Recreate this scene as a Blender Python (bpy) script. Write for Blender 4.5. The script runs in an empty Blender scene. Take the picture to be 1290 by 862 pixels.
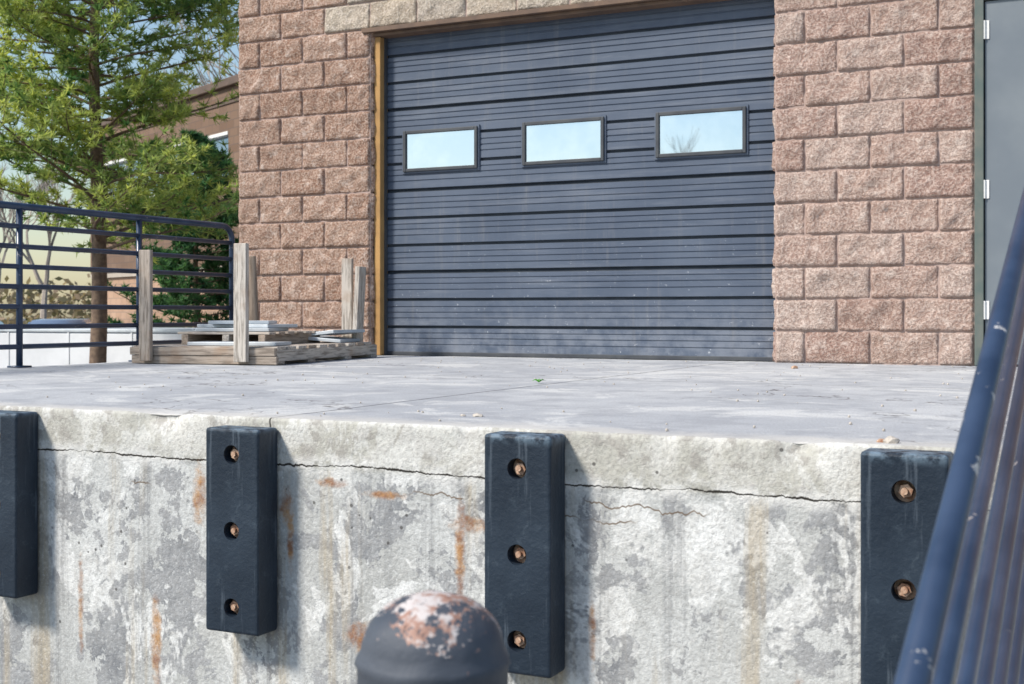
import bpy, bmesh, math, random
from mathutils import Vector, Matrix, noise
R=random.Random(7)
sc=bpy.context.scene
DZ=1.25; WY=8.03; DY=3.12
# ------------------------------------------------------------ helpers
def link(o,parent=None):
    sc.collection.objects.link(o)
    if parent: o.parent=parent
    return o
def empty(name,loc=(0,0,0),rz=0):
    e=bpy.data.objects.new(name,None); e.location=loc; e.rotation_euler=(0,0,rz); e.empty_display_size=.2
    return link(e)
def mesh(name,v,f,mats,parent=None,smooth=False,mi=None,col=None):
    m=bpy.data.meshes.new(name); m.from_pydata(v,[],f)
    for a in (mats if isinstance(mats,(list,tuple)) else [mats]): m.materials.append(a)
    if mi: m.polygons.foreach_set('material_index',mi)
    m.polygons.foreach_set('use_smooth',[smooth]*len(f))
    if col:
        a=m.color_attributes.new('tint','FLOAT_COLOR','POINT')
        flat=[]
        for c in col: flat+= [c,c,c,1] if not isinstance(c,tuple) else [c[0],c[1],c[2],1]
        a.data.foreach_set('color',flat)
    m.update()
    return link(bpy.data.objects.new(name,m),parent)
class MB:
    def __init__(s): s.v=[];s.f=[];s.mi=[];s.c=[]
    def box(s,a,b,mi=0,M=None,bev=0.0,c=.5):
        bm=bmesh.new(); bmesh.ops.create_cube(bm,size=1)
        for v in bm.verts:
            v.co=Vector(((a[i]+b[i])/2+v.co[i]*(b[i]-a[i]) for i in range(3)))
        if bev: bmesh.ops.bevel(bm,geom=bm.edges[:],offset=bev,segments=2,affect='EDGES',profile=.5)
        if M: bm.transform(M)
        s.add(bm,mi,c)
    def add(s,bm,mi=0,c=.5):
        bmesh.ops.recalc_face_normals(bm,faces=bm.faces[:])
        n=len(s.v); bm.verts.index_update()
        for v in bm.verts: s.v.append(tuple(v.co)); s.c.append(c)
        for f in bm.faces: s.f.append([n+v.index for v in f.verts]); s.mi.append(mi)
        bm.free()
    def tube(s,pts,rads,seg=12,mi=0,c=.5,caps=True):
        n0=len(s.v); pts=[Vector(p) for p in pts]
        if not isinstance(rads,(list,tuple)): rads=[rads]*len(pts)
        prev=None
        for i,p in enumerate(pts):
            if i==0: t=pts[1]-pts[0]
            elif i==len(pts)-1: t=pts[-1]-pts[-2]
            else: t=(pts[i+1]-pts[i]).normalized()+(pts[i]-pts[i-1]).normalized()
            t.normalize()
            if prev is None:
                up=Vector((0,0,1)) if abs(t.z)<.9 else Vector((1,0,0))
                a=t.cross(up).normalized()
            else: a=(prev-t*prev.dot(t)).normalized()
            prev=a; b=t.cross(a)
            for k in range(seg):
                an=2*math.pi*k/seg
                s.v.append(tuple(p+(a*math.cos(an)+b*math.sin(an))*rads[i])); s.c.append(c)
        for i in range(len(pts)-1):
            for k in range(seg):
                k2=(k+1)%seg
                s.f.append([n0+i*seg+k,n0+i*seg+k2,n0+(i+1)*seg+k2,n0+(i+1)*seg+k]); s.mi.append(mi)
        if caps:
            s.f.append([n0+k for k in range(seg)][::-1]); s.mi.append(mi)
            s.f.append([n0+(len(pts)-1)*seg+k for k in range(seg)]); s.mi.append(mi)
    def out(s,name,mats,parent=None,smooth=False):
        return mesh(name,s.v,s.f,mats,parent,smooth,s.mi,s.c)
# ------------------------------------------------------------ node helpers
class NT:
    def __init__(s,name,rough=.8,spec=.3):
        s.m=bpy.data.materials.new(name); s.m.use_nodes=True; s.t=s.m.node_tree; s.cache={}
        s.b=s.t.nodes['Principled BSDF']; s.b.inputs['Roughness'].default_value=rough
        s.b.inputs['Specular IOR Level'].default_value=spec
        s.tc=s.n('ShaderNodeTexCoord').outputs['Object']
    def n(s,ty,**k):
        x=s.t.nodes.new(ty)
        for a,b in k.items(): setattr(x,a,b)
        return x
    def l(s,a,b):
        if isinstance(a,(int,float)): b.default_value=a
        elif isinstance(a,tuple): b.default_value=a if len(a)==4 or b.type=='VECTOR' else (*a,1)
        else: s.t.links.new(a,b)
    def mapping(s,scale=(1,1,1),loc=(0,0,0),vec=None):
        key=('m',scale,loc)
        if vec is None and key in s.cache: return s.cache[key]
        x=s.n('ShaderNodeMapping'); s.l(vec or s.tc,x.inputs[0]); x.inputs['Scale'].default_value=scale; x.inputs['Location'].default_value=loc
        if vec is None: s.cache[key]=x.outputs[0]
        return x.outputs[0]
    def noise(s,scale,det=4,rough=.6,dist=0,vec=None):
        det=min(det,5)
        key=(scale,det,rough,dist,id(vec) if vec is not None else 0)
        if key in s.cache: return s.cache[key]
        x=s.n('ShaderNodeTexNoise'); s.l(vec or s.tc,x.inputs['Vector'])
        for a,b in(('Scale',scale),('Detail',det),('Roughness',rough),('Distortion',dist)): x.inputs[a].default_value=b
        s.cache[key]=x.outputs['Fac']; s.keep=getattr(s,'keep',[])+[vec]
        return x.outputs['Fac']
    def voro(s,scale,feat='F1',vec=None):
        x=s.n('ShaderNodeTexVoronoi',feature=feat); s.l(vec or s.tc,x.inputs['Vector']); x.inputs['Scale'].default_value=scale
        return x.outputs['Distance']
    def ss(s,v,a,b,o0=0,o1=1):
        x=s.n('ShaderNodeMapRange',interpolation_type='SMOOTHSTEP'); s.l(v,x.inputs['Value'])
        if a>b: a,b,o0,o1=b,a,o1,o0
        for k,w in zip(('From Min','From Max','To Min','To Max'),(a,b,o0,o1)): x.inputs[k].default_value=w
        return x.outputs['Result']
    def mt(s,op,a,b=0.0):
        x=s.n('ShaderNodeMath',operation=op); s.l(a,x.inputs[0]); s.l(b,x.inputs[1]); return x.outputs[0]
    def mix(s,f,a,b,bt='MIX'):
        x=s.n('ShaderNodeMix',data_type='RGBA',blend_type=bt); s.l(f,x.inputs[0]); s.l(a,x.inputs[6]); s.l(b,x.inputs[7]); return x.outputs[2]
    def xyz(s,vec=None):
        x=s.n('ShaderNodeSeparateXYZ'); s.l(vec or s.tc,x.inputs[0]); return x.outputs
    def tint(s):
        x=s.n('ShaderNodeAttribute',attribute_name='tint'); return x.outputs['Fac'],x.outputs['Color']
    def bump(s,h,strength=.3,dist=.01):
        x=s.n('ShaderNodeBump'); s.l(h,x.inputs['Height']); x.inputs['Strength'].default_value=strength; x.inputs['Distance'].default_value=dist
        s.l(x.outputs[0],s.b.inputs['Normal'])
    def done(s,c): s.l(c,s.b.inputs['Base Color']); return s.m
def simple(name,c1,c2,scale=8,rough=.7,metal=0,bump=.1,bscale=None,spec=.3):
    t=NT(name,rough,spec); t.b.inputs['Metallic'].default_value=metal
    n=t.noise(scale,4,.6)
    if bump: t.bump(t.noise(bscale or scale*6,3,.6),bump,.005)
    return t.done(t.mix(t.ss(n,.3,.7),c1,c2))
# ---- materials
def brickmat(name,cA,cB,cC):
    t=NT(name,.95,.15)
    f,_=t.tint()
    c=t.mix(t.ss(f,0,.5),cA,cB); c=t.mix(t.ss(f,.5,1),c,cC)
    sp=t.noise(60,3,.75); c=t.mix(t.ss(sp,.38,.66,0,.7),t.mix(1.0,c,(.55,.51,.50),'MULTIPLY'),t.mix(.45,c,(.90,.79,.70)))
    c=t.mix(t.ss(t.noise(1.3,3,.6),.35,.7,0,.22),c,(.26,.17,.13))
    c=t.mix(t.ss(t.noise(14,4,.7),.54,.72,0,.55),c,(.80,.68,.60))
    t.bump(sp,1.0,.018)
    return t.done(c)
M_pink=brickmat('split_face_pink',(.54,.36,.30),(.64,.465,.39),(.67,.525,.455))
M_left=brickmat('split_face_brown',(.48,.29,.20),(.58,.38,.28),(.56,.37,.27))
M_cream=brickmat('split_face_cream',(.70,.61,.47),(.76,.68,.54),(.74,.68,.57))
M_mortar=simple('mortar',(.44,.33,.29),(.36,.27,.235),20,.95)
def concrete_face():
    t=NT('weathered_concrete',.93,.15)
    X,Y,Z=t.xyz()
    c=t.mix(t.ss(t.noise(1.6,3,.6,.4),.35,.65),(.46,.465,.45),(.60,.61,.60))
    n=t.noise(4.2,5,.7,.3); n2=t.noise(13,5,.7,.2)
    nn=t.mt('ADD',t.mt('MULTIPLY',n,.68),t.mt('MULTIPLY',n2,.32))
    patch=t.ss(nn,.515,.53)
    c=t.mix(patch,c,t.mix(t.ss(n2,.3,.6),(.21,.22,.235),(.37,.375,.38)))
    pn=t.noise(3.1,5,.72,.5,t.mapping((1,1,.8),(7,2,3)))
    pale=t.ss(pn,.53,.56)
    c=t.mix(t.mt('MULTIPLY',pale,.85),c,t.mix(t.ss(n2,.4,.6),(.80,.805,.79),(.66,.66,.64)))
    st=t.noise(1,4,.65,0,t.mapping((9,1,.55)))
    c=t.mix(t.ss(st,.52,.68,0,.7),c,(.45,.37,.25))
    st2=t.noise(1,4,.6,0,t.mapping((16,1,.35),(3,0,1)))
    c=t.mix(t.ss(st2,.53,.68,0,.65),c,(.20,.205,.215))
    fine=t.noise(85,3,.7)
    c=t.mix(t.ss(fine,.42,.72,0,.4),c,(.26,.25,.24))
    c=t.mix(t.ss(fine,.46,.30,0,.35),c,(.8,.8,.78))
    top=t.ss(Z,1.095,1.115)
    tb=t.mix(t.ss(n,.42,.6),(.48,.47,.42),(.63,.62,.58))
    tb=t.mix(t.ss(n2,.52,.58,0,.75),tb,(.37,.35,.32))
    tb=t.mix(t.mt('MULTIPLY',pale,.5),tb,(.74,.74,.71))
    tb=t.mix(t.ss(fine,.42,.75,0,.5),tb,(.27,.25,.23))
    c=t.mix(top,c,tb)
    x1=t.mapping((1,0,0))
    w=t.mt('ADD',t.mt('MULTIPLY',t.mt('SUBTRACT',t.noise(1.2,2,.5,0,x1),.5),.05),t.mt('MULTIPLY',t.mt('SUBTRACT',t.noise(22,4,.7,0,x1),.5),.03))
    d=t.mt('ABSOLUTE',t.mt('SUBTRACT',t.mt('SUBTRACT',Z,1.11),w))
    width=t.ss(t.noise(5,3,.7,0,x1),.35,.65,.0006,.0045)
    cr=t.mt('SUBTRACT',1.0,t.ss(t.mt('DIVIDE',d,width),.5,1.3))
    halo=t.mt('MULTIPLY',t.ss(d,.04,.0),t.ss(n2,.40,.54))
    c=t.mix(t.mt('MULTIPLY',halo,.85),c,(.84,.83,.80))
    c=t.mix(cr,c,(.045,.04,.035))
    for (zz_,sx_,of_,th) in((1.055,3.1,5,.52),(1.02,2.2,11,.55)):
        w2=t.mt('MULTIPLY',t.mt('SUBTRACT',t.noise(sx_,5,.72,0,t.mapping((1,0,0),(of_,0,0))),.5),.18)
        d2=t.mt('ABSOLUTE',t.mt('SUBTRACT',t.mt('SUBTRACT',Z,zz_),w2))
        hair=t.mt('MULTIPLY',t.ss(d2,.0035,.001),t.ss(t.noise(2.1,2,.5,0,t.mapping((1,0,0),(of_*2,0,0))),th,th+.04))
        c=t.mix(t.mt('MULTIPLY',hair,.8),c,(.14,.09,.05))
    jd=t.mt('ABSOLUTE',t.mt('SUBTRACT',t.mt('SUBTRACT',X,-2.35),t.mt('MULTIPLY',t.mt('SUBTRACT',t.noise(14,3,.6,0,t.mapping((0,0,1))),.5),.02)))
    c=t.mix(t.mt('MULTIPLY',t.ss(jd,.005,.001),top),c,(.06,.055,.05))
    rn=t.mt('MULTIPLY',t.mt('SUBTRACT',t.noise(30,4,.7),.5),4.5)
    R0=None
    for (rx,rz,w_,h_) in ((-2.624,1.00,.024,.10),(-2.292,.985,.026,.05),(-2.28,.90,.012,.10),(-1.671,.975,.055,.022),(-1.70,.90,.016,.13),(-2.13,1.065,.045,.013),(-1.3,.72,.010,.08),(-.75,.55,.02,.10),(-2.02,.62,.06,.045),(-2.80,.52,.02,.14),(-1.95,1.04,.06,.012),(-3.12,.60,.012,.14)):
        dx=t.mt('DIVIDE',t.mt('SUBTRACT',X,rx),w_); dz=t.mt('DIVIDE',t.mt('SUBTRACT',Z,rz),h_)
        q=t.mt('ADD',t.mt('MULTIPLY',dx,dx),t.mt('MULTIPLY',dz,dz))
        r=t.ss(t.mt('ADD',q,rn),1.8,-.6)
        R0=r if R0 is None else t.mt('MAXIMUM',R0,r)
    c=t.mix(t.mt('MULTIPLY',R0,.9),c,t.mix(t.ss(n2,.4,.6),(.48,.25,.09),(.27,.115,.05)))
    v=t.voro(16); hole=t.mt('MULTIPLY',t.ss(v,.10,.06),t.ss(t.noise(2.3,1),.52,.6))
    c=t.mix(t.mt('MULTIPLY',hole,.8),c,(.08,.075,.07))
    t.bump(t.mt('ADD',t.mt('MULTIPLY',fine,.5),t.mt('MULTIPLY',n2,.6)),.7,.010)
    return t.done(c)
M_conc=concrete_face()
def concrete_floor():
    t=NT('concrete_floor',.85,.25)
    X,Y,Z=t.xyz()
    c=t.mix(t.ss(t.noise(.9,4,.62,.5),.35,.65),(.41,.425,.45),(.54,.55,.56))
    n5=t.noise(5,5,.7,.2)
    c=t.mix(t.ss(n5,.45,.62,0,.6),c,(.32,.33,.355))
    c=t.mix(t.ss(t.noise(2.2,5,.72,.6,t.mapping((1,1,1),(5,9,0))),.52,.62,0,.6),c,(.70,.70,.68))
    fine=t.noise(120,2,.7)
    c=t.mix(t.ss(fine,.4,.75,0,.5),c,(.25,.25,.25))
    wob=t.mt('MULTIPLY',t.mt('SUBTRACT',t.noise(9,2,.6),.5),.012)
    j=t.mt('MINIMUM',t.mt('ABSOLUTE',t.mt('SUBTRACT',t.mt('ADD',X,wob),-2.35)),t.mt('ABSOLUTE',t.mt('SUBTRACT',t.mt('ADD',Y,wob),5.6)))
    c=t.mix(t.ss(j,.010,.002,0,.9),c,(.08,.08,.08))
    nz=t.n('ShaderNodeTexNoise'); t.l(t.tc,nz.inputs['Vector']); nz.inputs['Scale'].default_value=2.5; nz.inputs['Detail'].default_value=4
    wv=t.n('ShaderNodeVectorMath',operation='ADD'); t.l(t.mapping((.6,.6,0)),wv.inputs[0]); t.l(nz.outputs['Color'],wv.inputs[1])
    hv=t.voro(.9,'DISTANCE_TO_EDGE',wv.outputs[0])
    hair=t.mt('MULTIPLY',t.ss(hv,.008,.002),t.ss(t.noise(1.1,2),.42,.5))
    c=t.mix(t.mt('MULTIPLY',hair,.75),c,(.12,.11,.11))
    e=t.ss(t.mt('ADD',Y,t.mt('MULTIPLY',t.mt('SUBTRACT',n5,.5),.35)),3.32,3.14)
    c=t.mix(t.mt('MULTIPLY',e,.6),c,(.60,.57,.52))
    t.bump(fine,.35,.006)
    return t.done(c)
M_floor=concrete_floor()
def asphalt():
    t=NT('asphalt',.9,.3)
    fi=t.noise(120,2,.7)
    c=t.mix(t.ss(t.noise(.4,3,.6),.3,.7),(.09,.09,.095),(.13,.13,.13)); c=t.mix(t.ss(fi,.4,.7,0,.5),c,(.2,.2,.2))
    return t.done(c)
M_asph=asphalt()
def doormat():
    t=NT('slate_painted_steel',.5,.4)
    c=t.mix(t.ss(t.noise(1.2,4,.6,.3),.3,.7),(.070,.092,.135),(.098,.123,.17))
    X,Y,Z=t.xyz()
    c=t.mix(t.ss(t.noise(1,5,.7,0,t.mapping((1.2,1,14))),.48,.72,0,.45),c,(.185,.205,.245))
    c=t.mix(t.ss(t.noise(1,5,.7,0,t.mapping((14,1,1.1),(4,0,2))),.53,.75,0,.45),c,(.19,.19,.20))
    ch=t.ss(t.noise(26,5,.78),.65,.675); low=t.ss(Z,2.45,1.4,.0,1)
    c=t.mix(t.mt('MULTIPLY',ch,low),c,(.5,.52,.55))
    n8=t.noise(8,4,.7)
    dust=t.mt('MULTIPLY',t.ss(Z,1.80,1.25),t.ss(n8,.35,.65)); c=t.mix(t.mt('MULTIPLY',dust,.4),c,(.30,.32,.36))
    t.l(t.ss(n8,.3,.7,.42,.65),t.b.inputs['Roughness'])
    return t.done(c)
M_door=doormat()
M_seam=simple('door_seam',(.035,.045,.06),(.06,.07,.085),6,.7)
M_mdoor=simple('grey_steel_door',(.15,.175,.20),(.19,.215,.235),2,.5,0,.05,30,.4)
M_dark=simple('dark_frame',(.05,.055,.065),(.08,.085,.09),6,.6)
M_fgreen=simple('green_grey_frame',(.10,.13,.12),(.15,.16,.14),6,.6)
M_tan=simple('tan_painted_jamb',(.50,.29,.11),(.35,.20,.08),5,.75)
M_lintel=simple('brown_steel_lintel',(.13,.09,.07),(.2,.13,.09),6,.75)
t=NT('window_glass',.02,.5); t.b.inputs['Metallic'].default_value=.95; t.bump(t.noise(1.4,2),.05,.02); M_glass=t.done(t.mix(t.ss(t.noise(3,3),.4,.7),(.56,.64,.72),(.64,.70,.76)))
t=NT('far_window_glass',.08,.5); t.b.inputs['Metallic'].default_value=.8; M_glass2=t.done((.30,.38,.46))
def rubber():
    t=NT('weathered_rubber',.5,.4)
    c=t.mix(t.ss(t.noise(4,4,.6),.3,.7),(.009,.018,.032),(.022,.036,.056))
    c=t.mix(t.ss(t.noise(14,5,.78,.5),.54,.76,0,.5),c,(.09,.12,.15))
    c=t.mix(t.ss(t.noise(1,4,.7,.0,t.mapping((30,30,2))),.58,.70,0,.5),c,(.12,.15,.185))
    X,Y,Z=t.xyz(); c=t.mix(t.mt('MULTIPLY',t.ss(Z,.285,.318),t.ss(t.noise(22,4,.7),.4,.6)),c,(.14,.20,.26))
    t.bump(t.noise(50,3,.75),.35,.006); return t.done(c)
M_rub=rubber()
M_rust=simple('rusty_bolt',(.66,.48,.35),(.30,.15,.09),45,.7,.1,.4,90)
def railpaint(name,cs,cn):
    t=NT(name,.34,.5)
    c=t.mix(t.ss(t.noise(6,3,.6),.3,.7),(.018,.034,.070),(.038,.062,.115))
    n=t.noise(cs,5,.76,.2)
    chip=t.ss(n,.645,.67)
    c=t.mix(chip,c,cn)
    t.l(t.mt('ADD',t.mt('MULTIPLY',chip,.4),.3),t.b.inputs['Roughness'])
    t.bump(n,.15,.004); return t.done(c)
M_rail=railpaint('dark_blue_black_paint',18,(.30,.27,.26))
M_rail2=railpaint('chipped_blue_black_paint',15,(.60,.58,.56))
def bollardpaint():
    t=NT('peeling_bollard_paint',.6,.35)
    X,Y,Z=t.xyz()
    c=t.mix(t.ss(t.noise(5,4,.6),.3,.7),(.045,.055,.072),(.085,.097,.12))
    n=t.noise(19,5,.78,.3); topz=t.ss(Z,1.165,1.23,-.15,.085)
    chip=t.ss(t.mt('ADD',n,topz),.54,.57)
    rn=t.noise(26,4,.75)
    rust=t.mix(t.ss(rn,.44,.54),(.58,.53,.51),(.36,.21,.16)); rust=t.mix(t.ss(rn,.56,.66),rust,(.13,.07,.055))
    c=t.mix(chip,c,rust); t.bump(n,.4,.006); return t.done(c)
M_bol=bollardpaint()
def woodm(name,a,b):
    t=NT(name,.9,.15)
    f,col=t.tint(); r,g_,b_=t.xyz(col)
    c=t.mix(r,a,b)
    gx=t.noise(1,4,.7,.4,t.mapping((5,70,70))); gy=t.noise(1,4,.7,.4,t.mapping((70,5,70))); gz=t.noise(1,4,.7,.4,t.mapping((70,70,5)))
    isx=t.mt('LESS_THAN',g_,.25); isz=t.mt('GREATER_THAN',g_,.75)
    g=t.n('ShaderNodeMix',data_type='FLOAT'); t.l(isx,g.inputs[0]); t.l(gy,g.inputs[2]); t.l(gx,g.inputs[3])
    g2=t.n('ShaderNodeMix',data_type='FLOAT'); t.l(isz,g2.inputs[0]); t.l(g.outputs[0],g2.inputs[2]); t.l(gz,g2.inputs[3]); g=g2.outputs[0]
    c=t.mix(t.ss(g,.38,.56,.65,0),c,(.13,.105,.085))
    c=t.mix(t.ss(t.noise(5,4),.5,.75,0,.5),c,(.34,.22,.14))
    return t.done(c)
M_wood=woodm('weathered_wood',(.34,.27,.215),(.60,.55,.49))
M_plastic=simple('grey_sheet_metal',(.46,.50,.54),(.62,.66,.69),5,.45,0.2,.1,12)
M_bark=simple('bark',(.13,.09,.07),(.24,.17,.12),14,.95,0,.8,30)
M_bare=simple('bare_branch',(.34,.29,.25),(.46,.40,.34),10,.95,0,0)
def leafm(name,a,b,tr):
    t=NT(name,.65,.2); f,_=t.tint()
    c=t.mix(f,a,b); t.l(c,t.b.inputs['Base Color'])
    tl=t.n('ShaderNodeBsdfTranslucent'); t.l(t.mix(1.0,c,tr,'MULTIPLY'),tl.inputs[0])
    mx=t.n('ShaderNodeMixShader'); mx.inputs[0].default_value=.4; t.l(t.b.outputs[0],mx.inputs[1]); t.l(tl.outputs[0],mx.inputs[2])
    o=[x for x in t.t.nodes if x.type=='OUTPUT_MATERIAL'][0]; t.l(mx.outputs[0],o.inputs[0]); return t.m
M_needle=leafm('pine_needles',(.09,.20,.075),(.52,.56,.19),(1.7,1.7,1.1))
M_needle2=leafm('spruce_needles',(.03,.10,.05),(.11,.22,.09),(1.3,1.4,.9))
M_bush=leafm('shrub_leaves',(.16,.15,.09),(.38,.28,.2),(1.2,1.2,.8))
def farbrick(name,a,b,mo):
    t=NT(name,.9,.15)
    g=t.n('ShaderNodeTexBrick'); X,Y,Z=t.xyz(); cb=t.n('ShaderNodeCombineXYZ'); t.l(t.mt('ADD',X,Y),cb.inputs[0]); t.l(Z,cb.inputs[1]); t.l(cb.outputs[0],g.inputs['Vector'])
    g.inputs['Color1'].default_value=(*a,1); g.inputs['Color2'].default_value=(*b,1); g.inputs['Mortar'].default_value=(*mo,1)
    g.inputs['Scale'].default_value=1; g.inputs['Brick Width'].default_value=.4; g.inputs['Row Height'].default_value=.2; g.inputs['Mortar Size'].default_value=.010
    c=t.mix(t.ss(t.noise(.8,4,.6),.35,.7,0,.35),g.outputs['Color'],(.14,.10,.08))
    return t.done(c)
M_fb1=farbrick('brown_brick',(.18,.115,.08),(.24,.16,.115),(.15,.11,.09))
M_fb2=farbrick('brick_sunlit_tone',(.44,.28,.19),(.50,.33,.23),(.32,.23,.18))  # sunlight on the office's lower storey, painted in as a lighter brick colour
M_white=simple('off_white_trim',(.7,.69,.67),(.78,.77,.74),3,.7,0,0)
M_ledge=simple('stone_ledge',(.42,.36,.30),(.48,.42,.35),3,.8,0,0)
M_trail=simple('white_painted_panel',(.66,.67,.69),(.76,.77,.79),2,.5,0,0)
M_red=simple('red_marker',(.45,.05,.04),(.5,.08,.05),5,.4,0,0)
M_metalcap=simple('brown_coping',(.11,.075,.055),(.15,.10,.075),3,.5,0,0)

# ------------------------------------------------------------ main building
bld=empty('brick_warehouse')
CH=.2033; BW=.4064
def blocks(mb,O,U,N,u0,u1,k0,k1,uorg,matf=lambda u,k:0,res=.02,clip=None):
    for k in range(k0,k1):
        z0=DZ+k*CH+.003; z1=z0+CH-.006
        st=uorg-(BW/2 if k%2 else 0)
        segs=clip(k) if clip else [(u0,u1)]
        for sg in segs:
            i=int(math.floor((sg[0]-st)/BW+1e-4))
            while st+i*BW<sg[1]-1e-4:
                a=max(sg[0],st+i*BW); b=min(sg[1],st+(i+1)*BW); i+=1
                if b-a<.03: continue
                a+=.003;b-=.003
                rr=res if k<14 and k>-2 else .06
                nx=max(2,round((b-a)/rr)); nz=max(2,round((z1-z0)/rr))
                us=[a,a+.007]+[a+(b-a)*j/nx for j in range(1,nx)]+[b-.007,b]
                zz=[z0,z0+.007]+[z0+(z1-z0)*j/nz for j in range(1,nz)]+[z1-.007,z1]
                tint=R.random(); bulge=R.uniform(0,.006); sx=R.uniform(-.03,.03); sz=R.uniform(-.045,.045)
                mi=matf((a+b)/2,k); n0=len(mb.v); w_=len(us)
                for z in zz:
                    for u in us:
                        fx=(u-a)/(b-a); fz=(z-z0)/(z1-z0)
                        e=min(u-a,b-u,z-z0,z1-z)
                        p=Vector((u*9,z*9,tint*50))
                        d=-.006
                        if e>1e-5:
                            d=.009+min(1,.4+e/.05)*(bulge+.018*(noise.fractal(p,.8,2,4)+.25)+sx*(fx-.5)*.5+sz*(fz-.5)*.4)+.005*noise.noise(p*4)
                            d=max(.003,d)
                        q=Vector(O)+Vector(U)*u+Vector(N)*d; q.z=z
                        mb.v.append(tuple(q)); mb.c.append(tint)
                for jz in range(len(zz)-1):
                    for jx in range(w_-1):
                        A=n0+jz*w_+jx
                        mb.f.append([A,A+1,A+w_+1,A+w_]); mb.mi.append(mi)
XL,XR=-6.36,4.0; OX0,OX1=-5.14,-2.08; MX0,MX1=-.874,.14
def clip(k):
    if 0<=k<11: return [(XL,OX0),(OX1,MX0),(MX1,XR)]
    if k==11: return [(XL,OX0),(OX1,XR)]
    return [(XL,XR)]
def mf(u,k):
    if k in(12,13) and -5.365<u<-1.85: return 1
    return 2 if u<-5.1 else 0
mb=MB(); blocks(mb,(0,WY+.02,0),(1,0,0),(0,-1,0),XL,XR,-6,29,XL,matf=mf,clip=clip)
blocks(mb,(OX0,0,0),(0,1,0),(1,0,0),WY+.02,WY+.19,0,12,WY+.02,matf=lambda u,k:2,res=.03)
blocks(mb,(OX1,0,0),(0,-1,0),(-1,0,0),-WY-.19,-WY-.02,0,12,-WY-.02,res=.04)
blocks(mb,(XL,0,0),(0,-1,0),(-1,0,0),-16.0,-WY-.02,-6,29,-WY-.02,matf=lambda u,k:2,res=.07)
mb.out('split_face_blocks',[M_pink,M_cream,M_left],bld,True)
TOP=DZ+29*CH
mb=MB(); Y0=WY+.02
mb.box((XL,Y0,0),(OX0,16,TOP),0); mb.box((OX0,Y0+.2,0),(OX1,16,DZ-.01),0)
mb.box((OX0,Y0,DZ+12*CH),(OX1,Y0+.6,TOP),0)
mb.box((OX1,Y0,0),(MX0,Y0+.6,TOP),0); mb.box((MX0,Y0,DZ+11*CH),(MX1,Y0+.6,TOP),0); mb.box((MX0,Y0,0),(MX1,Y0+.6,DZ-.005),0)
mb.box((MX1,Y0,0),(XR,16,TOP),0)
mb.out('mortar_and_core',[M_mortar],bld)
mb=MB(); mb.box((XL-.06,WY-.06,TOP),(XR+.06,16.06,TOP+.14),0,bev=.01); mb.out('roof_coping',[M_metalcap],bld)
mb=MB(); mb.box((OX0,15.9,0),(MX1,16,TOP),0); mb.out('rear_wall',[M_mortar],bld)
mb=MB(); mb.box((OX0-.06,WY-.012,DZ+12*CH-.03),(OX1+.06,WY+.19,DZ+12*CH+.003),0,bev=.003)
mb.box((OX0+.002,WY+.03,DZ+12*CH-.055),(OX1-.002,WY+.17,DZ+12*CH-.031),0,bev=.003)
mb.out('steel_lintel',[M_lintel],bld)
# overhead door
H=12*CH-.055
pts=[(0,0,0)]
k=0
while k*CH<H:
    b=k*CH; sec=(k%3==0)
    g=.016 if not sec else .028
    if k>0:
        pts+=[(b-.012,0,1),(b-.009,.018,1),(b+g*.45,.019 if not sec else .028,1),(b+g*.45+.004,.0,0)]
    for q in((.058,.1,.142) if k%2 else (.066,.11,.15)):
        pts+=[(b+q,.0,0),(b+q+.003,.006,0),(b+q+.009,.006,0),(b+q+.012,0,0)]
    k+=1
pts=[p for p in pts if p[0]<H-.002]+[(H,0,0)]
mb=MB(); DYP=WY+.14; nx=60
x0,x1=OX0+.055,OX1-.0
for (z,d,m_) in pts:
    for i in range(nx+1):
        x=x0+(x1-x0)*i/nx
        w=.005*noise.noise(Vector((x*1.3,z*.9,3)))+.002*noise.noise(Vector((x*5,z*4,9)))
        mb.v.append((x,DYP+d+w,DZ+.012+z+.0015*noise.noise(Vector((x*2,z*9,1))))); mb.c.append(.5)
for j in range(len(pts)-1):
    for i in range(nx):
        A=j*(nx+1)+i; mb.f.append([A,A+1,A+nx+2,A+nx+1]); mb.mi.append(2 if pts[j][2] and pts[j+1][2] else 0)
mb.box((x0,DYP-.006,DZ+.002),(x1,DYP+.03,DZ+.03),1,bev=.004)
mb.box((x0,DYP+.05,DZ+.002),(x1,DYP+.07,DZ+H),1)
mb.out('overhead_door',[M_door,M_dark,M_seam],bld)
mb=MB()
for wx in(-4.918,-3.930,-2.926):
    w=.625; za=DZ+1.37; zb=DZ+1.675; fr=.024; y0=DYP-.024; y1=DYP+.035
    mb.box((wx,y0,za),(wx+fr,y1,zb),0,bev=.004); mb.box((wx+w-fr,y0,za),(wx+w,y1,zb),0,bev=.004)
    mb.box((wx+fr,y0+.001,za),(wx+w-fr,y1,za+fr),0,bev=.004); mb.box((wx+fr,y0+.001,zb-fr),(wx+w-fr,y1,zb),0,bev=.004)
    for a,b,c,d in((wx-.012,wx,za-.012,zb+.012),(wx+w,wx+w+.012,za-.012,zb+.012),(wx,wx+w,za-.012,za),(wx,wx+w,zb,zb+.012)):
        mb.box((a,DYP-.010,c),(b,DYP+.03,d),2)
    mb.box((wx+fr,DYP-.008,za+fr),(wx+w-fr,DYP-.004,zb-fr),1)
mb.out('door_windows',[M_dark,M_glass,M_door],bld)
mb=MB()
mb.box((OX0+.014,WY+.05,DZ+.003),(OX0+.066,WY+.16,DZ+12*CH-.057),0,bev=.004)
mb.box((OX0+.066,WY+.105,DZ+.003),(OX0+.078,WY+.132,DZ+12*CH-.06),1)
mb.out('door_jamb',[M_tan,M_dark],bld)
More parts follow.
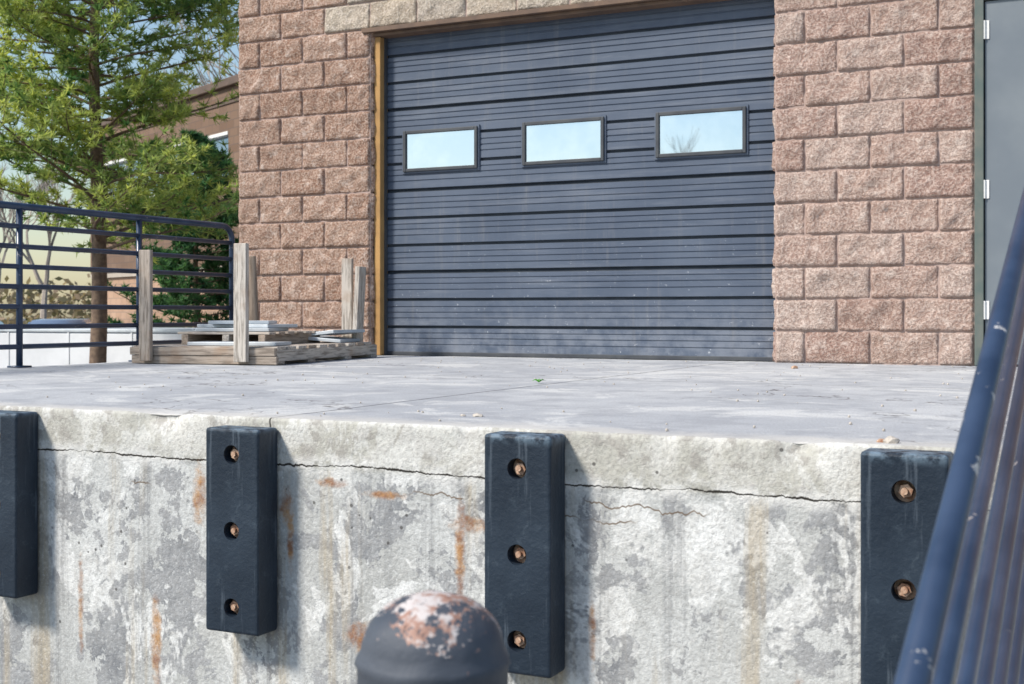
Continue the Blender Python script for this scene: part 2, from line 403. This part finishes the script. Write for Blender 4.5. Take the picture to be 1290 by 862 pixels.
# man door
mb=MB(); zt=DZ+11*CH
mb.box((MX0+.004,WY-.01,DZ+.002),(MX0+.055,WY+.14,zt-.004),0,bev=.004); mb.box((MX1-.055,WY-.01,DZ+.002),(MX1-.004,WY+.14,zt-.004),0,bev=.004)
mb.box((MX0+.055,WY-.008,zt-.055),(MX1-.055,WY+.14,zt-.004),0,bev=.004)
mb.box((MX0+.06,WY+.012,DZ+.012),(MX1-.06,WY+.056,zt-.06),1,bev=.003)
for hz in(.28,1.0,1.95):
    mb.tube([(MX0+.058,WY+.002,DZ+hz),(MX0+.058,WY+.002,DZ+hz+.11)],.009,10,2)
    mb.box((MX0+.060,WY+.006,DZ+hz),(MX0+.085,WY+.0115,DZ+hz+.11),2)
mb.tube([(MX1-.13,WY+.012,DZ+1.0),(MX1-.13,WY-.05,DZ+1.0)],.012,10,2); mb.tube([(MX1-.13,WY-.05,DZ+1.0),(MX1-.25,WY-.05,DZ+1.0)],.01,10,2)
mb.out('personnel_door',[M_fgreen,M_mdoor,M_white],bld)

# ------------------------------------------------------------ loading dock
XD0,XD1=-5.9,4.0
st=.022; nx=int((XD1-XD0)/st)
zs=[0,.15,.3]+[.3+.02*i for i in range(1,48)]
ys=[.02,.05,.08,.12,.2,.35,.6,1.0,1.6,2.3,3.1,4.0,4.9,5.13]
mb=MB()
P=[('f',z) for z in zs if z<1.235]+[('e',k) for k in range(3)]+[('t',y) for y in ys]
for ty,val in P:
    for i in range(nx+1):
        x=XD0+(XD1-XD0)*i/nx
        chip=max(0,noise.fractal(Vector((x*3.1,7,1)),1,2,4)-.12)*.05+max(0,noise.noise(Vector((x*14,3,1)))-.2)*.022
        if ty=='f':
            z=val
            y=DY+.004*noise.fractal(Vector((x*2,z*2,0)),1,2,4)+.002*noise.noise(Vector((x*14,z*14,0)))
            if z<1.11: y+=.006
            y+=chip*max(0,(z-1.17)/.07) 
        elif ty=='e':
            a=val*math.pi/4; r=.010
            y=DY+r-r*math.cos(a)+chip*(1-val*.2); z=1.25-r+r*math.sin(a)-chip*(.9-val*.25)
        else:
            y=DY+val; f=max(0,1-val/.1); z=1.25-chip*.5*f+.002*noise.noise(Vector((x*1.5,y*1.5,2)))
        mb.v.append((x,y,z)); mb.c.append(.5)
for j in range(len(P)-1):
    for i in range(nx):
        A=j*(nx+1)+i; mb.f.append([A,A+1,A+nx+2,A+nx+1]); mb.mi.append(1 if P[j][0]=='t' or (P[j][0]=='e' and P[j][1]==2) else 0)
mb.box((XD0-.0,DY+.012,0),(XD0+.3,WY+.02,1.243),0); mb.box((XD1-.3,DY+.012,0),(XD1,WY+.02,1.243),0)
dock=mb.out('loading_dock',[M_conc,M_floor],None,True)

# ------------------------------------------------------------ bumpers
def bumper(xl,ztop,hh):
    zc=ztop-hh/2
    e=empty('dock_bumper',(xl+.099,DY,zc))
    bm=bmesh.new(); bmesh.ops.create_cube(bm,size=1)
    for v in bm.verts: v.co=Vector((v.co.x*.198,-.049+v.co.y*.098,v.co.z*hh))
    bmesh.ops.bevel(bm,geom=bm.edges[:],offset=.009,segments=3,affect='EDGES',profile=.5)
    m=bpy.data.meshes.new('b'); bm.to_mesh(m); bm.free(); body=bpy.data.objects.new('rubber_block',m); link(body)
    for k in(-1,0,1):
        bm=bmesh.new(); bmesh.ops.create_cone(bm,cap_ends=True,segments=28,radius1=.028,radius2=.028,depth=.13,matrix=Matrix.Translation((0,-.098,k*.228))@Matrix.Rotation(math.pi/2,4,'X'))
        cm=bpy.data.meshes.new('c'); bm.to_mesh(cm); bm.free(); co=bpy.data.objects.new('c',cm); link(co)
        md=body.modifiers.new('b','BOOLEAN'); md.operation='DIFFERENCE'; md.object=co; md.solver='EXACT'
    dg=bpy.context.evaluated_depsgraph_get(); nm=bpy.data.meshes.new_from_object(body.evaluated_get(dg))
    for o in [o for o in sc.objects if o.name.split('.')[0]=='c']: bpy.data.objects.remove(o)
    body.modifiers.clear(); body.data=nm; nm.materials.clear(); nm.materials.append(M_rub); body.parent=e
    mb=MB()
    for k in(-1,0,1):
        cz=k*.228
        mb.tube([(0,-.034,cz),(0,-.062,cz)],.0272,20,0)
        a=R.random()
        bm=bmesh.new(); bmesh.ops.create_cone(bm,cap_ends=True,segments=6,radius1=.0185,radius2=.0165,depth=.020,matrix=Matrix.Translation((R.uniform(-.003,.003),-.071,cz+R.uniform(-.003,.003)))@Matrix.Rotation(a,4,'Y')@Matrix.Rotation(math.pi/2,4,'X')); mb.add(bm,0)
        mb.tube([(0,-.076,cz),(0,-.090,cz)],[.0095,.008],12,0)
    mb.out('anchor_bolts',[M_rust],e)
for a in((-3.50,1.236,.61),(-2.517,1.222,.61),(-1.572,1.243,.635),(-.581,1.243,.635)): bumper(*a)

# ------------------------------------------------------------ left guard rail
mb=MB(); rx=-5.85; y0=3.3; y1=7.32; ht=.94
c=.1
top=[(rx,y0,DZ+ht)]+[(rx,y1-c,DZ+ht)]+[(rx,y1-c+c*math.sin(a),DZ+ht-c+c*math.cos(a)) for a in [math.pi/2*i/6 for i in range(1,7)]]+[(rx,y1,DZ)]
mb.tube(top,.021,12)
for i in range(1,8):
    mb.tube([(rx,y0,DZ+ht-i*.117),(rx,y1,DZ+ht-i*.117)],.0155,10)
for py in(3.3,4.37,5.38,6.37):
    mb.tube([(rx,py,DZ),(rx,py,DZ+ht)],.019,12); mb.box((rx-.045,py-.05,DZ),(rx+.045,py+.05,DZ+.01))
mb.box((rx-.045,y1-.05,DZ),(rx+.045,y1+.05,DZ+.01))
mb.out('metal_guard_railing',[M_rail],None,True)

# ------------------------------------------------------------ stairs + stair rail
mb=MB(); sl=.393; ys0=DY-1.25/sl
nst=8; rise=DZ/nst; run=(DY-ys0)/nst
for i in range(nst-1):
    mb.box((-.10,ys0+run*(i+1)-.0,rise*i if i else -.05),(1.25,DY-.002,rise*(i+1)),0,bev=.006)
mb.out('concrete_stairs',[M_floor])
mb=MB(); rx=-.178
def rz(y): return 1.232+sl*(y-1.148)
r=.0155
mb.tube([(rx,-.35,rz(-.35)-.0),(rx,3.25,rz(3.25)),(rx,3.33,rz(3.25)+.005),(rx,3.8,rz(3.25)+.005)],r,20)
for i in range(1,7):
    mb.tube([(rx,-.3,rz(-.3)-i*.128),(rx,3.25,rz(3.25)-i*.128)],.0108,16,1)
for py in(-.3,.62,3.22): mb.tube([(rx,py,max(0,(py-ys0)*sl-.1) if py<3 else 0.9),(rx,py,rz(py))],r,16)
mb.tube([(rx,3.8,DZ),(rx,3.8,rz(3.25)+.005)],r,16)
mb.out('stair_railing',[M_rail2,M_rail],None,True)

# ------------------------------------------------------------ bollard
mb=MB(); bx,by=-.722,1.262; rb=.086; zt=1.245; dm=.070; seg=64
pr=[(rb+.0,-.02),(rb,.3),(rb,zt-dm-.012),(rb+.003,zt-dm-.006),(rb+.001,zt-dm)]
for i in range(1,16):
    a=math.pi/2*i/16; pr.append(((rb-.003)*math.cos(a)**.9,zt-dm+dm*math.sin(a)**.95))
for (rr,z) in pr:
    for k in range(seg):
        a=2*math.pi*k/seg; q=1+.022*noise.fractal(Vector((math.cos(a)*2.5*rr/rb,math.sin(a)*2.5*rr/rb,z*18)),1,2,3) if z>zt-dm-.02 else 1
        mb.v.append((rr*q*math.cos(a),rr*q*math.sin(a),z+(q-1)*.08)); mb.c.append(.5)
for j in range(len(pr)-1):
    for k in range(seg): mb.f.append([j*seg+k,j*seg+(k+1)%seg,(j+1)*seg+(k+1)%seg,(j+1)*seg+k]); mb.mi.append(0)
mb.v.append((0,0,zt)); mb.c.append(.5); L=(len(pr)-1)*seg
for k in range(seg): mb.f.append([L+k,L+(k+1)%seg,len(mb.v)-1]); mb.mi.append(0)
o=mb.out('steel_bollard',[M_bol],None,True); o.location=(bx,by,0); o.rotation_euler=(0,0,.9)

# ------------------------------------------------------------ pallet
pal=empty('wooden_pallet',(-5.66,6.12,DZ),math.radians(9))
mb=MB(); W=1.0; Lp=1.52
def bd(a,b,**k):
    dims=[b[i]-a[i] for i in range(3)]; ax=dims.index(max(dims))*.5
    mb.box(a,b,0,bev=.004,c=(R.random(),ax,0),**k)
for y in(0,.42,.98,Lp-.1): bd((0,y,.002),(W,y+.1,.022))
for x in(0,.46,.92): bd((x,0.0,.022),(x+.08,Lp,.092))
bd((0,-.03,.004),(W+.01,-.002,.055)); bd((-.01,-.035,.057),(W,-.002,.105))
y=0.0
while y<Lp-.08: bd((R.uniform(-.01,.01),y,.092),(W+R.uniform(-.01,.01),y+.11,.112)); y+=.145
def post(x,y,h,w=.085,t_=.035,rx_=0,ry=0,z=.112,rz_=0):
    Mx=Matrix.Translation((x,y,z))@Matrix.Rotation(rz_,4,'Z')@Matrix.Rotation(rx_,4,'X')@Matrix.Rotation(ry,4,'Y')
    bd((-w/2,-t_/2,0),(w/2,t_/2,h),M=Mx)
post(.12,-.055,.69,.08,.035,z=.02); post(.785,-.055,.72,.085,.04,z=.02)
post(.09,1.36,.62,.10,.03,.02,-.04)
post(.80,1.45,.62,.08,.035,0,0,.09); post(.89,1.42,.56,.035,.12,0,.05,.09)
for x in(.12,.42,.68): bd((x,.35,.113),(x+.05,1.15,.178))
y=.35
while y<1.12: bd((.09,y,.179),(.76,y+.09,.195)); y+=.13
mb.out('timber',[M_wood],pal)
mb=MB()
for (x_,y_,z_,w_,d_,r_,tl) in((.42,.62,.197,.50,.40,.15,0),(.40,.72,.221,.56,.36,-.1,0),(.40,.66,.245,.40,.30,.3,0),(.62,.22,.114,.6,.24,.06,0),(.80,1.18,.125,.28,.42,.1,.08),(.83,1.2,.17,.22,.40,-.15,-.1)):
    mb.box((-w_/2,-d_/2,0),(w_/2,d_/2,.022),0,M=Matrix.Translation((x_,y_,z_))@Matrix.Rotation(r_,4,'Z')@Matrix.Rotation(tl,4,'Y'),bev=.003)
mb.out('flat_metal_pieces',[M_plastic],pal)
# ------------------------------------------------------------ small litter on dock
def rock(name,loc,s,mat,seed):
    bm=bmesh.new(); bmesh.ops.create_icosphere(bm,subdivisions=2,radius=1)
    for v in bm.verts: v.co*=1+.3*noise.noise(v.co*1.5+Vector((seed,0,0))); v.co=Vector((v.co.x*s[0],v.co.y*s[1],v.co.z*s[2]))
    m=MB(); m.add(bm); o=m.out(name,[mat]); o.location=loc
M_stone=simple('stone',(.42,.38,.33),(.55,.5,.44),40,.9)
rock('small_stone',(-1.80,3.42,1.254),(.018,.010,.007),M_stone,1); rock('small_stone',(-1.85,3.42,1.253),(.009,.009,.005),M_stone,2)
rock('small_stone',(-.535,3.17,1.256),(.018,.015,.011),M_stone,4); rock('small_stone',(-.56,3.18,1.253),(.01,.01,.007),M_rust,5)
m=MB()
for i in range(7):
    a=i*.9; m.v+= [(0,0,.004),(.03*math.cos(a),.03*math.sin(a),.02),(.055*math.cos(a+.3),.055*math.sin(a+.3),.012),(.03*math.cos(a+.6),.03*math.sin(a+.6),.016)]; m.c+=[.3]*4; m.f.append([i*4,i*4+1,i*4+2,i*4+3]); m.mi.append(0)
o=m.out('fallen_leaf',[simple('green_leaf',(.06,.25,.03),(.1,.34,.04),20,.6)]); o.location=(-2.40,5.15,1.252); o.scale=(.6,.6,1)
rock('small_stone',(-1.75,7.2,1.256),(.02,.03,.012),M_rust,8)
rr=random.Random(3); m=MB()
for i in range(160):
    s_=rr.uniform(.002,.006); p=Vector((rr.uniform(-5,-.3),rr.uniform(3.2,7.9),1.253)); bm=bmesh.new(); bmesh.ops.create_icosphere(bm,subdivisions=1,radius=s_,matrix=Matrix.Translation(p)); m.add(bm)
m.out('scattered_grit',[M_stone])

# ------------------------------------------------------------ ground
g=MB()
g.v=[(-300,-300,0),(300,-300,0),(300,300,0),(-300,300,0)]; g.c=[.5]*4; g.f=[[0,1,2,3]]; g.mi=[0]; g.out('asphalt_ground',[M_asph])
# ------------------------------------------------------------ white box trailer parked beyond the dock
tr=empty('white_trailer',(-15.6,16.0,0),math.radians(3))
m=MB(); Lt=7.6; Wt=2.3; h0,h1=.52,1.27
m.box((-Lt/2,-Wt/2,h0),(Lt/2,Wt/2,h1),0,bev=.03)
m.box((-Lt/2-.02,-Wt/2-.02,h1),(Lt/2+.02,Wt/2+.02,h1+.05),1,bev=.01); m.box((-Lt/2-.02,-Wt/2-.02,h0-.06),(Lt/2+.02,Wt/2+.02,h0),1,bev=.01)
x=-Lt/2+.5
while x<Lt/2-.1: m.box((x,-Wt/2-.012,h0+.002),(x+.03,-Wt/2,h1-.002),0); m.box((x,Wt/2,h0+.002),(x+.03,Wt/2+.012,h1-.002),0); x+=1.24
for x in(-2.6,0.2,3.3): m.box((x,-Wt/2-.03,h0+.08),(x+.10,-Wt/2-.013,h0+.13),3)
for x in(-.9,.0):
    for s in(-1,1): m.tube([(x,s*(Wt/2-.25),.36),(x,s*(Wt/2-.02),.36)],.36,24,2); m.tube([(x,s*(Wt/2-.03),.36),(x,s*(Wt/2+.005),.36)],.18,16,1)
m.tube([(Lt/2,.5,.48),(Lt/2+1.3,0,.48)],.05,8,2); m.tube([(Lt/2,-.5,.48),(Lt/2+1.3,0,.48)],.05,8,2); m.tube([(Lt/2+1.1,0,0),(Lt/2+1.1,0,.7)],.04,8,2)
m.out('trailer_body',[M_trail,M_plastic,M_dark,M_red],tr)

# ------------------------------------------------------------ distant office
off=empty('brick_office_building',(-28.1,28.4,0),math.atan2(-.437,.9))
mb=MB()
mb.box((0,.3,0),(22,12,7.0),0); mb.box((-.05,.2,0),(22.05,.3,2.6),1); mb.box((-.06,.12,2.6),(22.06,.3,2.74),2)
segs=[(.0,1.2),(9.4,11.2),(19.4,22)]
for s0,s1 in segs: mb.box((s0,.1,2.74),(s1,.3,7.0),0)
for s0,s1 in((1.2,9.4),(11.2,19.4)):
    mb.box((s0,.1,2.74),(s1,.3,4.7),0); mb.box((s0,.1,5.95),(s1,.3,7.0),0)
    mb.box((s0,.06,4.7),(s1,.3,4.78),5); mb.box((s0,.08,5.87),(s1,.3,5.95),5)
    mb.box((s0,.24,4.78),(s1,.28,5.87),3)
    x=s0
    while x<=s1-.05: mb.box((x,.18,4.78),(x+.06,.26,5.87),5); x+=1.36
mb.box((-.12,-.02,7.0),(22.12,12.1,7.2),4,bev=.02); mb.box((-.02,.07,6.6),(22.02,.102,6.68),4)
mb.out('facade',[M_fb1,M_fb2,M_ledge,M_glass2,M_metalcap,M_white],off)
mb=MB(); mb.box((6,4,7.2),(9,7,8.0),0,bev=.03); mb.out('rooftop_unit',[M_white],off)

# ------------------------------------------------------------ trees
def needle_tree(name,loc,H,rad,z0,nb,mat,seed,nl=.12,nw=.011,lean=(0,0),twigs=9,tufts=6,nn=15,droop=.25,trunk=.13,power=.6):
    rr=random.Random(seed); e=empty(name,loc)
    tb=MB(); lf=MB()
    tp=[]; n=14
    for i in range(n+1):
        f=i/n; tp.append(Vector((lean[0]*f*H+.08*noise.noise(Vector((f*3,seed,0))),lean[1]*f*H+.08*noise.noise(Vector((f*3,seed,5))),f*H)))
    tb.tube(tp,[trunk*(1-.92*i/n) for i in range(n+1)],10)
    def at(z):
        f=z/H*n; i=min(n-1,int(f)); return tp[i].lerp(tp[i+1],f-i)
    for b in range(nb):
        z=z0+(H-z0)*((b+rr.random())/nb)**.95
        fr=(z-z0)/(H-z0)
        L=rad*(1-fr*.93)**power*rr.uniform(.5,1.15)
        a=b*2.4+rr.uniform(-.5,.5); up=rr.uniform(.0,.5)
        p0=at(min(z,H*.99)); pts=[]; m_=7
        bend=rr.uniform(-.4,.4)
        for i in range(m_+1):
            f=i/m_; an=a+bend*f
            pts.append(p0+Vector((math.cos(an)*L*f,math.sin(an)*L*f,L*(up*f-droop*f*f+.18*f**4))))
        tb.tube(pts,[max(.004,.030*(1-fr*.7)*(1-.88*i/m_)) for i in range(m_+1)],5,caps=False)
        bt=rr.uniform(-.3,.3)
        for t_ in range(twigs):
            f=.18+.82*((t_+rr.random())/twigs); q=f*m_; i=min(m_-1,int(q)); s=pts[i].lerp(pts[i+1],q-i)
            dirb=(pts[i+1]-pts[i]).normalized(); side=dirb.cross(Vector((0,0,1)))*(1 if t_%2 else -1)
            tl=L*.36*rr.uniform(.5,1.3)*(1.15-f*.5)
            d=(dirb*rr.uniform(.3,1)+side*rr.uniform(.3,1.1)+Vector((0,0,rr.uniform(-.35,.75)))).normalized()
            if t_==twigs-1: d=dirb
            en=s+d*tl+Vector((0,0,.04)); tb.tube([s,en],[.006,.003],3,caps=False)
            for u in range(tufts):
                c=s.lerp(en,(u+.6)/tufts)+Vector((rr.uniform(-.06,.06),rr.uniform(-.06,.06),rr.uniform(-.05,.07)))
                tint=min(1,max(0,.40+.25*f+bt+rr.uniform(-.3,.3)+.35*noise.noise(c*1.2)))
                for k in range(nn):
                    w=(d*rr.uniform(.0,.9)+Vector((rr.gauss(0,.7),rr.gauss(0,.7),rr.gauss(.2,.6)))).normalized()
                    ln=nl*rr.uniform(.7,1.2); sd=w.cross(Vector((rr.gauss(0,1),rr.gauss(0,1),rr.gauss(0,1)))).normalized()*nw
                    k0=len(lf.v); lf.v+=[tuple(c-sd),tuple(c+sd),tuple(c+w*ln)]; lf.c+=[tint]*3; lf.f.append([k0,k0+1,k0+2]); lf.mi.append(0)
    tb.out('trunk_and_branches',[M_bark],e,True); lf.out('needles',[mat],e)
needle_tree('pine_tree',(-13.25,13.55,0),10.5,2.8,2.4,138,M_needle,3,lean=(.01,0),nl=.13,nw=.0145,twigs=12,tufts=6,nn=13)
needle_tree('spruce_tree',(-16.7,19.8,0),5.0,1.9,.6,75,M_needle2,5,nl=.13,nw=.02,twigs=9,tufts=6,nn=12,droop=.1,trunk=.1,power=.7)
def bare_tree(name,loc,H,seed,sp=.45,mat=M_bare,depth=6,r0=None):
    rr=random.Random(seed); m=MB()
    def grow(p,d,L,r,lv):
        pts=[p]; 
        for i in range(3):
            d=(d+Vector((rr.gauss(0,.10),rr.gauss(0,.10),rr.gauss(.04,.06)))).normalized(); p=p+d*L/3; pts.append(p)
        m.tube(pts,[r*(1-.12*i) for i in range(4)],6 if lv<2 else 3,caps=False)
        if lv>=depth: return
        for k in range(2 if lv<1 else 3):
            ax=Vector((rr.gauss(0,1),rr.gauss(0,1),rr.gauss(0,.5))).normalized()
            grow(pts[rr.choice((2,3,3))],(d+ax*sp*rr.uniform(.7,1.4)).normalized(),L*rr.uniform(.62,.85),r*.62,lv+1)
    grow(Vector((0,0,0)),Vector((0,0,1)),H*.28,r0 or H*.018,0)
    o=m.out(name,[mat]); o.location=loc
bare_tree('bare_tree',(-29,43,0),15,11); 
bare_tree('bare_tree',(-47,33,0),10,12); bare_tree('bare_tree',(-38,36,0),9,13); bare_tree('bare_tree',(-52,46,0),12,14)
bare_tree('bare_tree',(-18.5,-42,0),11,15); bare_tree('bare_tree',(-25.5,-43,0),9.5,16); bare_tree('bare_tree',(-35,-44,0),9.5,17)
def treeline(name,p0,p1,h,dep,n,mat,seed,s=.35):
    rr=random.Random(seed); m=MB(); p0=Vector(p0);p1=Vector(p1)
    for i in range(n):
        f=rr.random(); hh=h*(.55+.6*abs(noise.noise(Vector((f*14,seed,0))))+.25*noise.noise(Vector((f*50,seed,3))))
        c=p0.lerp(p1,f)+Vector((rr.gauss(0,dep),rr.gauss(0,dep),hh*rr.random()**.8)); 
        a=Vector((rr.gauss(0,1),rr.gauss(0,1),rr.gauss(0,1))).normalized(); b=a.cross(Vector((rr.gauss(0,1),rr.gauss(0,1),rr.gauss(0,1)))).normalized()
        q=s*rr.uniform(.4,1); k=len(m.v); m.v+=[tuple(c-a*q),tuple(c+b*q*.5),tuple(c+a*q),tuple(c-b*q*.5)]; m.c+=[min(1,max(0,rr.gauss(.5,.3)))]*4; m.f.append([k,k+1,k+2,k+3]); m.mi.append(0)
    m.out(name,[mat])
treeline('distant_shrubs',(-62,24,0),(-30,40,0),2.0,1.2,5000,M_bush,4,.22)
treeline('distant_tree_line',(-130,50,0),(-30,95,0),6,3,9000,M_bush,6,.5)
treeline('distant_tree_line',(-80,-85,0),(90,-85,0),9,3,6000,M_bush,9,.8)
# ------------------------------------------------------------ cars
def car(loc,rz_,col):
    e=empty('parked_car',loc,rz_); paint=simple('car_paint',col,tuple(c*1.1 for c in col),2,.25,.2,0,None,.5)
    side=[(-2.2,.35),(-2.22,.75),(-2.05,.9),(-1.55,.95),(-.95,1.38),(.45,1.42),(1.15,1.0),(2.0,.86),(2.2,.65),(2.2,.33)]
    bm=bmesh.new(); vs=[]
    for s in(-1,1):
        vs.append([bm.verts.new((x,s*(.88 if z<1.0 else .68),z)) for x,z in side])
    bm.faces.new(vs[0]); bm.faces.new(vs[1][::-1])
    for i in range(len(side)): j=(i+1)%len(side); bm.faces.new([vs[0][i],vs[0][j],vs[1][j],vs[1][i]])
    bmesh.ops.bevel(bm,geom=bm.edges[:],offset=.05,segments=2,affect='EDGES')
    m=MB(); m.add(bm); m.out('body',[paint],e,True)
    m=MB()
    for s in(-1,1):
        y0_=s*.885; y1_=s*.71
        for q in([(-1.35,.98),(-.42,.98),(-.42,1.33),(-.88,1.33)],[(-.34,.98),(.98,.98),(.42,1.34),(-.34,1.33)]):
            k=len(m.v)
            for x,z in q: f=(z-.95)/.43; m.v.append((x,y0_*(1-f)+y1_*f+s*.0,z)); m.c.append(.5)
            m.f.append([k,k+1,k+2,k+3] if s<0 else [k+3,k+2,k+1,k]); m.mi.append(0)
    for x in(-1.35,1.35):
        for s in(-1,1): m.tube([(x,s*.72,.33),(x,s*.905,.33)],.33,24,1); m.tube([(x,s*.9,.33),(x,s*.912,.33)],.19,16,2)
    m.out('windows_and_wheels',[M_glass2,M_dark,M_white],e)
car((-26.2,25.6,0),2.2,(.16,.22,.33)); car((-28.6,24.6,0),2.2,(.55,.56,.58)); car((-33,28,0),2.1,(.6,.6,.6))

# ------------------------------------------------------------ light, world, camera
el=math.radians(44); hx,hy=-.62,-.785
sd=Vector((hx*math.cos(el),hy*math.cos(el),math.sin(el)))
az=math.atan2(hx,hy)
L=bpy.data.lights.new('sun','SUN'); L.energy=4.8; L.angle=math.radians(10); L.color=(1,.94,.85)
lo=link(bpy.data.objects.new('sun',L)); lo.rotation_euler=sd.to_track_quat('Z','Y').to_euler()
w=bpy.data.worlds.new('World'); sc.world=w; w.use_nodes=True; nt=w.node_tree
s=nt.nodes.new('ShaderNodeTexSky'); s.sky_type='NISHITA'; s.sun_disc=False; s.sun_elevation=el; s.sun_rotation=az; s.dust_density=.8; s.air_density=1.3; s.ozone_density=2.2
bg=nt.nodes['Background']; nt.links.new(s.outputs[0],bg.inputs[0]); bg.inputs[1].default_value=.15
cd=bpy.data.cameras.new('camera'); cam=link(bpy.data.objects.new('camera',cd)); cam.location=(0,0,1.565)
cam.rotation_euler=(math.pi/2,0,math.radians(26.2)); cd.lens=44.65; cd.sensor_width=36; cd.shift_y=-36/1290; cd.clip_end=2000; cd.clip_start=.02
cd.dof.use_dof=True; cd.dof.focus_distance=5; cd.dof.aperture_fstop=8
sc.camera=cam
sc.view_settings.view_transform='Standard'; sc.view_settings.look='None'; sc.view_settings.exposure=0
